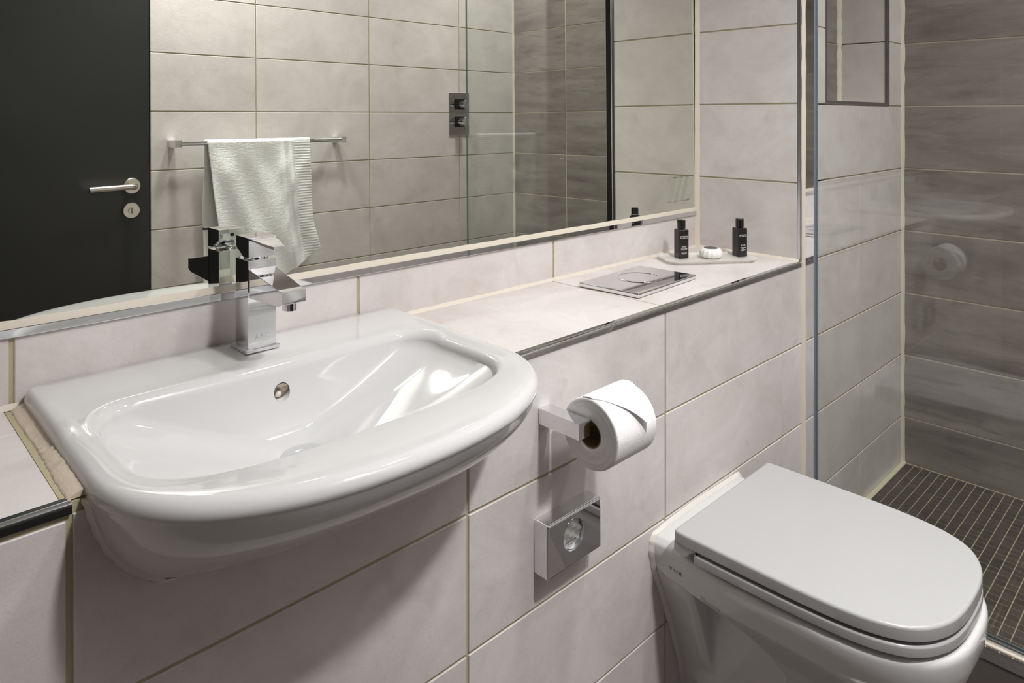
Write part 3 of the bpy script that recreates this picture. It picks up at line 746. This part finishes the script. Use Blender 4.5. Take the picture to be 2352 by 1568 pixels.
# folded end sheet: lies over the top and comes to a point at the front
bm = bmesh.new()
NA, NW = 30, 12
front, back = [], []
for i in range(NA + 1):
    t = i / NA; ang = R(128 + 92 * 0) - 0
    ang = R(75 + 94 * t)      # 90 = straight up, 180 = towards the camera side (-y)
    tt = max(0, (t - .22) / .78)
    xl = RX0 + .001 + (RX1 - RX0 - .034) * tt ** 1.0
    xr = RX1 - .001 - .030 * tt
    lift = .0016 + .0080 * max(0, t - .5) / .5
    ra, rb = [], []
    for j in range(NW + 1):
        u = j / NW; x = xl + (xr - xl) * u
        r_ = RR + lift
        ra.append(bm.verts.new((x, RC.y + math.cos(ang) * r_, RC.z + math.sin(ang) * r_)))
        rb.append(bm.verts.new((x, RC.y + math.cos(ang) * (r_ - .0009), RC.z + math.sin(ang) * (r_ - .0009))))
    front.append(ra); back.append(rb)
for i in range(NA):
    for j in range(NW):
        bm.faces.new((front[i][j], front[i][j + 1], front[i + 1][j + 1], front[i + 1][j])); bm.faces.new((back[i][j], back[i + 1][j], back[i + 1][j + 1], back[i][j + 1]))
    for a in (0, NW): bm.faces.new((front[i][a], front[i + 1][a], back[i + 1][a], back[i][a]))
for j in range(NW):
    bm.faces.new((front[0][j], back[0][j], back[0][j + 1], front[0][j + 1])); bm.faces.new((front[NA][j], front[NA][j + 1], back[NA][j + 1], back[NA][j]))
fo = child(mesh_obj('folded_sheet', bm, plain('smooth tissue', (.86, .855, .86), .9, spec=.1), None, True, 60), roll)

# ---------------------------------------------------------------- sanitary bag dispenser
DX0, DX1, DZ0, DZ1, DY = .8080, .9400, -.7200, -.6345, .7505
disp = tag(empty('bag_dispenser', (.874, YA, -.677)), 'chrome box dispenser with a round opening below the toilet roll', 'dispenser')
bm = bmesh.new(); add_box(bm, DX0, DX1, DY, YA - .0002, DZ0, DZ1)
es = [e for e in bm.edges if not all(v.co.y > .779 for v in e.verts)]
bmesh.ops.bevel(bm, geom=es, offset=.0042, segments=4, profile=.5, affect='EDGES')
body = mesh_obj('case', bm, M_CHR, None)
DCX, DCZ, DR = .8690, -.6705, .0255
bm = bmesh.new(); cyl(bm, (DCX, DY - .01, DCZ), (DCX, DY + .012, DCZ), DR, n=64); cut = mesh_obj('cutter', bm, M_CHR)
md = body.modifiers.new('b', 'BOOLEAN'); md.object = cut; md.operation = 'DIFFERENCE'; md.solver = 'EXACT'
dg = bpy.context.evaluated_depsgraph_get(); me2 = bpy.data.meshes.new_from_object(body.evaluated_get(dg)); body.modifiers.clear(); body.data = me2; me2.name = 'case'; wn = body.modifiers.new('wn', 'WEIGHTED_NORMAL'); wn.keep_sharp = True; wn.weight = 100
bpy.data.objects.remove(cut)
me2.polygons.foreach_set('use_smooth', [True] * len(me2.polygons)); me2.set_sharp_from_angle(angle=R(35)); child(body, disp)
bm = bmesh.new()
cr = lambda y, r: [Vector((DCX + math.cos(2 * math.pi * i / 64) * r, y, DCZ + math.sin(2 * math.pi * i / 64) * r)) for i in range(64)]
loft(bm, [cr(DY + .003, DR - .0006), cr(DY - .0004, DR - .0006), cr(DY - .0004, DR + .0009), cr(DY + .003, DR + .0009), cr(DY + .003, DR - .0006)], False, False)
bmesh.ops.remove_doubles(bm, verts=bm.verts, dist=1e-6)
child(mesh_obj('rim', bm, M_CHR, None, True, 40), disp)
bag = tag(empty('sanitary_bag', (DCX, DY + .008, DCZ)), 'crumpled white sanitary bag seen through the dispenser opening', 'bag')
bm = bmesh.new(); NB = 36; gv = {}
def bagy(a, b):
    return .0030 + .0018 * math.sin(a * 210 + b * 330) + .0012 * math.sin(b * 560 - a * 150 + 1)
outl = []
for k in range(1, 15):
    outl.append([Vector((DCX + math.cos(2 * math.pi * i / 64) * .0246 * k / 14, DY + .0025 + bagy(math.cos(2 * math.pi * i / 64) * .0246 * k / 14, math.sin(2 * math.pi * i / 64) * .0246 * k / 14), DCZ + math.sin(2 * math.pi * i / 64) * .0246 * k / 14)) for i in range(64)])
outl.append([v + Vector((0, .003, 0)) for v in outl[-1]])
loft(bm, outl); child(mesh_obj('bag_film', bm, M_BAG, None, True, 70), bag)
for s_, size, z in [('SANITARY BAG', .0042, -.6795), ('for disposal', .0028, -.6838)]:
    mt = Matrix.Translation((DCX - .004, DY + .0016, z)) @ Matrix.Rotation(R(90), 4, 'X')
    child(text_mesh('lettering', s_, size, M_INK, None, mt, 1.05), bag)

# ---------------------------------------------------------------- toilet
TC = 1.294
LID = [(0, .2935), (.025, .2938), (.050, .2955), (.080, .3005), (.108, .3105), (.132, .3250), (.151, .3450), (.164, .3700), (.173, .4000), (.1785, .4350), (.1815, .4750), (.1830, .5200), (.1835, .5800), (.1835, .6500), (.1832, .7000), (.1815, .7180), (.1770, .7220)]
def spline(pts, per=5):
    out = []
    for i in range(len(pts) - 1):
        p0 = Vector(pts[max(i - 1, 0)] if i else (-pts[1][0], pts[1][1])); p1 = Vector(pts[i]); p2 = Vector(pts[i + 1]); p3 = Vector(pts[min(i + 2, len(pts) - 1)])
        for k in range(per):
            t = k / per
            out.append(.5 * ((2 * p1) + (-p0 + p2) * t + (2 * p0 - 5 * p1 + 4 * p2 - p3) * t * t + (-p0 + 3 * p1 - 3 * p2 + p3) * t ** 3))
    out.append(Vector(pts[-1])); return out
HL = spline(LID)
LO = [(a, b) for a, b in HL] + [(-a, b) for a, b in reversed(HL[1:])]     # closed outline, starts at the front tip
def off(outline, d):
    n = len(outline); res = []
    for i in range(n):
        a = Vector(outline[i - 1]); b = Vector(outline[(i + 1) % n]); t = (b - a).normalized()
        nrm = Vector((t.y, -t.x)); res.append(Vector(outline[i]) + nrm * d)     # outward for this winding
    return res
def trim_back(outline, yb):
    return [Vector((p[0], min(p[1], yb))) for p in outline]
sgn = 1
chk = off(LO, .01)
if max(p[0] for p in chk) < .1835: sgn = -1
def plate_mesh(bm, outline, z0, z1, r, x0=TC, seg=4, rb=.0012):
    rg = [[Vector((x0 + p[0], p[1], z0)) for p in off(outline, -sgn * rb)], [Vector((x0 + p[0], p[1], z0 + rb)) for p in outline]]
    for k in range(seg + 1):
        a = R(90 * k / seg); rg.append([Vector((x0 + p[0], p[1], z1 - r + r * math.sin(a))) for p in off(outline, -sgn * r * (1 - math.cos(a)))])
    loft(bm, rg)
toilet = tag(empty('toilet', (TC, .60, FL)), 'white wall hung toilet with its lid closed, beside the shower screen', 'toilet')
def wc(name, bm, m, an=45): return child(mesh_obj(name, bm, m, None, True, an), toilet)
bm = bmesh.new(); plate_mesh(bm, LO, -.7700, -.7480, .0050)
lid = wc('lid', bm, M_SEAT)
bm = bmesh.new()     # hinge block: the thick lobe below the back of the lid
pr = [(.7215, -.7690), (.7215, -.7820), (.7170, -.7875), (.7060, -.7900), (.6960, -.7885), (.6900, -.7820), (.6860, -.7750), (.6780, -.7705), (.6700, -.7690)]
prism(bm, pr, lambda a, b: Vector((TC - .1820, a, b)), lambda a, b: Vector((TC + .1820, a, b)))
bmesh.ops.bevel(bm, geom=[e for e in bm.edges if abs((e.verts[0].co - e.verts[1].co).x) < .001 and (abs(e.verts[0].co.x - TC) > .17)], offset=.0012, segments=2, affect='EDGES')
mesh_obj('hinge_block', bm, M_SEAT, lid, True, 45)
SO = trim_back(off(LO, sgn * .0005), .6790)
SOo = [Vector((p.x, p.y + .0)) for p in SO]
bm = bmesh.new(); plate_mesh(bm, [tuple(p) for p in SOo], -.7925, -.7755, .0040)
wc('seat', bm, M_SEAT)
M_RUB = plain('grey rubber', (.25, .25, .25), .6)
for sx in (-1, 1):     # buffers between lid, seat and bowl
    for yy in (.37, .60):
        bm = bmesh.new(); add_box(bm, TC + sx * .12 - .012, TC + sx * .12 + .012, yy - .01, yy + .01, -.7985, -.7690); wc('buffer', bm, M_RUB)
# bowl: rim band, skirt, neck and wall flange, fused into one skin
bm = bmesh.new()
def RG(z, hw, yf, yb, n=2.7, yc=None, tp=0):
    yc = yc if yc is not None else yf + (yb - yf) * .42
    r = ringD(0, hw, yb, yf, yc, n, min(.02, hw * .3))
    return [Vector((TC + (p.x - XC) * (1 - tp * sstep(.60, .775, p.y)), p.y, z)) for p in r]
loft(bm, [RG(-1.118, .055, .470, .600), RG(-1.110, .070, .445, .600), RG(-1.060, .080, .415, .580), RG(-1.000, .094, .385, .560), RG(-.960, .108, .358, .560), RG(-.925, .126, .335, .585), RG(-.900, .143, .318, .610), RG(-.880, .157, .305, .640), RG(-.865, .167, .296, .68), RG(-.855, .173, .292, .72)])
loft(bm, [RG(-.858, .168, .296, .755, 2.7, .5, .02), RG(-.850, .1735, .290, .770, 2.7, .5, .03), RG(-.838, .1775, .2865, .7795, 2.7, .5, .07), RG(-.822, .1805, .2845, .7795, 2.7, .5, .08), RG(-.808, .1815, .2840, .7795, 2.7, .5, .09), RG(-.801, .1800, .2860, .7795, 2.7, .5, .09), RG(-.7985, .175, .291, .7795, 2.7, .5, .09)])
# tail / wall flange, follows the outline on the wall
WO = [(.060, -1.1500), (.078, -1.060), (.100, -1.000), (.122, -.940), (.146, -.890), (.163, -.850), (.1705, -.818), (.169, -.800), (.156, -.7885), (.120, -.7865)]
WO2 = [(-a, z) for a, z in reversed(WO)]
O_ = WO + WO2
loft(bm, [[Vector((TC + a, .7797, z)) for a, z in O_], [Vector((TC + a * .990, .748, z * .999 - .001)) for a, z in O_], [Vector((TC + a * .970, .720, min(z, -.7945) - .002)) for a, z in O_], [Vector((TC + a * .94, .706, min(z, -.7975) - .001 if z > -.85 else z * .99 - .01)) for a, z in O_]])
add_box(bm, TC - .074, TC + .074, .440, .760, -1.105, -.880, .012, 3)                 # trapway neck
pan = wc('toilet_bowl', bm, M_CER, 80)
rm = pan.modifiers.new('remesh', 'REMESH'); rm.mode = 'VOXEL'; rm.voxel_size = .0032; rm.use_smooth_shade = True
smm = pan.modifiers.new('smooth', 'SMOOTH'); smm.factor = .5; smm.iterations = 9
dg = bpy.context.evaluated_depsgraph_get(); me2 = bpy.data.meshes.new_from_object(pan.evaluated_get(dg)); pan.modifiers.clear(); pan.data = me2; me2.name = 'toilet_bowl'
me2.polygons.foreach_set('use_smooth', [True] * len(me2.polygons))
if not me2.materials: me2.materials.append(M_CER)
# small clip under the rim
bm = bmesh.new(); add_box(bm, TC - .172, TC - .120, .634, .676, -.862, -.846, .004, 3); wc('fixing_cover', bm, M_SEAT)
mt = Matrix.Translation((TC - .1722, .727, -.8330)) @ Matrix.Rotation(R(-90), 4, 'Z') @ Matrix.Rotation(R(90), 4, 'X')
MARK_MT = mt
mk = text_mesh('lettering', 'VitrA', .0115, M_INK, None, mt, 1.15)
from mathutils.bvhtree import BVHTree
bvt = BVHTree.FromPolygons([v.co.copy() for v in pan.data.vertices], [list(p.vertices) for p in pan.data.polygons])
for v in mk.data.vertices:
    hit = bvt.ray_cast(Vector((TC - .30, v.co.y, v.co.z)), Vector((1, 0, 0)))
    if hit[0] is not None: v.co.x = hit[0].x - .0003 + (v.co.x - (TC - .1722))
child(mk, toilet)
def bead_wc(bm):
    rg = []; DN = []
    for i in range(len(O_) - 1):
        for k in range(5): DN.append((O_[i][0] + (O_[i + 1][0] - O_[i][0]) * k / 5, O_[i][1] + (O_[i + 1][1] - O_[i][1]) * k / 5))
    for i, (a, z) in enumerate(DN + [O_[-1]]):
        c = Vector((TC, 0, -.88)); p = Vector((TC + a, 0, z)); d = (p - c).normalized()
        q = .0075 + .0010 * math.sin(i * .8) + random.uniform(-.0004, .0004)
        P0 = Vector((p.x, YA - .0003, p.z))
        rg.append([P0 - d * .004, P0 + d * q, P0 + d * (q - .001) + Vector((0, -.003, 0)), P0 + d * .0008 + Vector((0, -.008, 0)), P0 - d * .004 + Vector((0, -.008, 0))])
    loft(bm, rg)
trim(M_SILW, 'white silicone bead around the toilet against the wall', bead_wc)

# ---------------------------------------------------------------- towel rail and towel (on the opposite wall)
rl = tag(empty('towel_rail', (1.20, YO, -.080)), 'round chrome towel rail with square ends, reflected in the mirror', 'towel rail')
RZ2, RY = -.0790, YO + .060
for xx in (.877, 1.512):
    bm = bmesh.new(); add_box(bm, xx - .011, xx + .011, YO + .0002, RY + .013, RZ2 - .0125, RZ2 + .0125, .0008, 2); child(mesh_obj('bracket', bm, M_CHR, None, True, 35), rl)
bm = bmesh.new(); cyl(bm, (.888, RY, RZ2), (1.501, RY, RZ2), .0080, n=28); child(mesh_obj('bar', bm, M_CHR, None, True, 40), rl)
tw = empty('towel', (1.17, RY, RZ2)); tag(tw, 'white terry hand towel hanging over the chrome rail', 'towel')
def towel_sheet(name, path_y, xl, xr, bottom, side, nx=80, nz=300):
    """side +1: front layer (room side), -1: layer next to the wall"""
    bm = bmesh.new(); G = []
    for j in range(nz + 1):
        v = j / nz; row = []
        for i in range(nx + 1):
            u = i / nx
            zb = bottom(u); top = RZ2
            # arc over the bar then straight drop
            arc = .0125 * math.pi / 2; total = arc + (top - zb); s = v * total
            if s < arc:
                a = s / .0125; y = RY + side * .0125 * math.sin(a); z = top + .0125 * math.cos(a); drop = 0
            else:
                drop = s - arc; y = RY + side * .0125; z = top - drop
            x = xl(drop) + (xr(drop) - xl(drop)) * u
            f = sstep(.0, .12, drop)
            y += side * f * (.004 * math.sin(u * 9 + drop * 7) + .003 * math.sin(u * 21 - drop * 16) + .010 * drop / .4 + .0012 * math.sin(drop * 60 + u * 30) * sstep(.55, .9, u))
            x += .0012 * math.sin(drop * 21 + u * 5) * f
            if u > .83 and side > 0: y += .0007 * math.sin(s * 2 * math.pi / .0102)
            if side > 0: y += .0045 * math.exp(-((u - .72) / .02) ** 2) + .003 * math.exp(-((u - .80) / .015) ** 2)
            nz_ = random.uniform(-.0003, .0003)
            row.append(Vector((x + nz_, y + nz_, z)))
        G.append(row)
    F_ = [[bm.verts.new(p) for p in r] for r in G]
    B_ = [[bm.verts.new(p + Vector((0, -side * .0042, -.0035 if j < 3 else 0))) for p in r] for j, r in enumerate(G)]
    for j in range(nz):
        for i in range(nx):
            bm.faces.new((F_[j][i], F_[j][i + 1], F_[j + 1][i + 1], F_[j + 1][i])); bm.faces.new((B_[j][i], B_[j + 1][i], B_[j + 1][i + 1], B_[j][i + 1]))
        for i in (0, nx): bm.faces.new((F_[j][i], F_[j + 1][i], B_[j + 1][i], B_[j][i]))
    for i in range(nx):
        for j in (0, nz): bm.faces.new((F_[j][i], F_[j][i + 1], B_[j][i + 1], B_[j][i]))
    return child(mesh_obj(name, bm, M_TOWEL, None, True), tw)
towel_sheet('front_layer', 0, lambda d: .974 + .105 * d, lambda d: 1.364 + .055 * d * d / .4 + .012 * sstep(.3, .42, d), lambda u: -.640 + .145 * u ** 1.6, +1)
towel_sheet('back_layer', 0, lambda d: .970, lambda d: 1.345 - .06 * d, lambda u: -.660 + .02 * u, -1, 50, 80)

# ---------------------------------------------------------------- shower valve
vx0, vx1, vz0, vz1 = 2.112, 2.232, -.072, .125
vv = tag(empty('shower_valve', (2.172, YO, .0265)), 'tall chrome shower valve plate with two round knobs, in the mirror', 'shower valve')
bm = bmesh.new(); add_box(bm, vx0, vx1, YO + .0002, YO + .006, vz0, vz1, .0010, 1); child(mesh_obj('plate', bm, M_CHRD, None, True, 35), vv)
for zc_, r_ in ((.0720, .0165), (-.0105, .0200)):
    bm = bmesh.new(); add_box(bm, 2.172 - .027, 2.172 + .027, YO + .006, YO + .011, zc_ - .024, zc_ + .024, .0006, 1); child(mesh_obj('bezel', bm, M_BLACKP, None, True, 35), vv)  # chrome bezel; black colour stands in for its dark reflections
    bm = bmesh.new(); lathe(bm, (2.172, YO + .011, zc_), (0, 1, 0), [(0, r_), (.014, r_), (.0145, r_ - .002), (.018, r_ - .002), (.0185, r_ + .001), (.041, r_ + .001), (.0425, r_ - .001), (.0425, .001)], n=40)
    kb = child(mesh_obj('knob', bm, M_CHR, None, True, 35), vv)
    bm = bmesh.new(); add_box(bm, 2.172 - .0015, 2.172 + .0015, YO + .053, YO + .0545, zc_ - r_ * .8, zc_ + r_ * .8); mesh_obj('knob_bar', bm, M_CHR, kb)

# ---------------------------------------------------------------- ceiling lamps
for x, y, p, r, wh in LAMPS:
    o = tag(empty('ceiling_downlight', (x, y, CEIL)), 'round recessed ceiling downlight ' + wh, 'ceiling light', 'ceiling downlights')
    bm = bmesh.new(); lathe(bm, (x, y, CEIL - .004), (0, 0, 1), [(0, r - .002), (0, r + .012), (.0039, r + .012)], cap0=False, cap1=False); child(mesh_obj('bezel', bm, M_ALU, None, True), o)
    li = bpy.data.lights.new('lamp', 'AREA'); li.shape = 'DISK'; li.size = 2 * r; li.energy = p; li.color = LAMP_COL; li.spread = R(135)
    lo = bpy.data.objects.new('lamp', li); COL.objects.link(lo); lo.location = (x, y, CEIL - .005); child(lo, o); lo.matrix_parent_inverse = Matrix.Translation(-Vector((x, y, CEIL)))
# lift the whole room so that the floor is at z = 0
for o in list(sc.objects):
    if o.parent is None: o.location.z += H
bpy.context.view_layer.update()
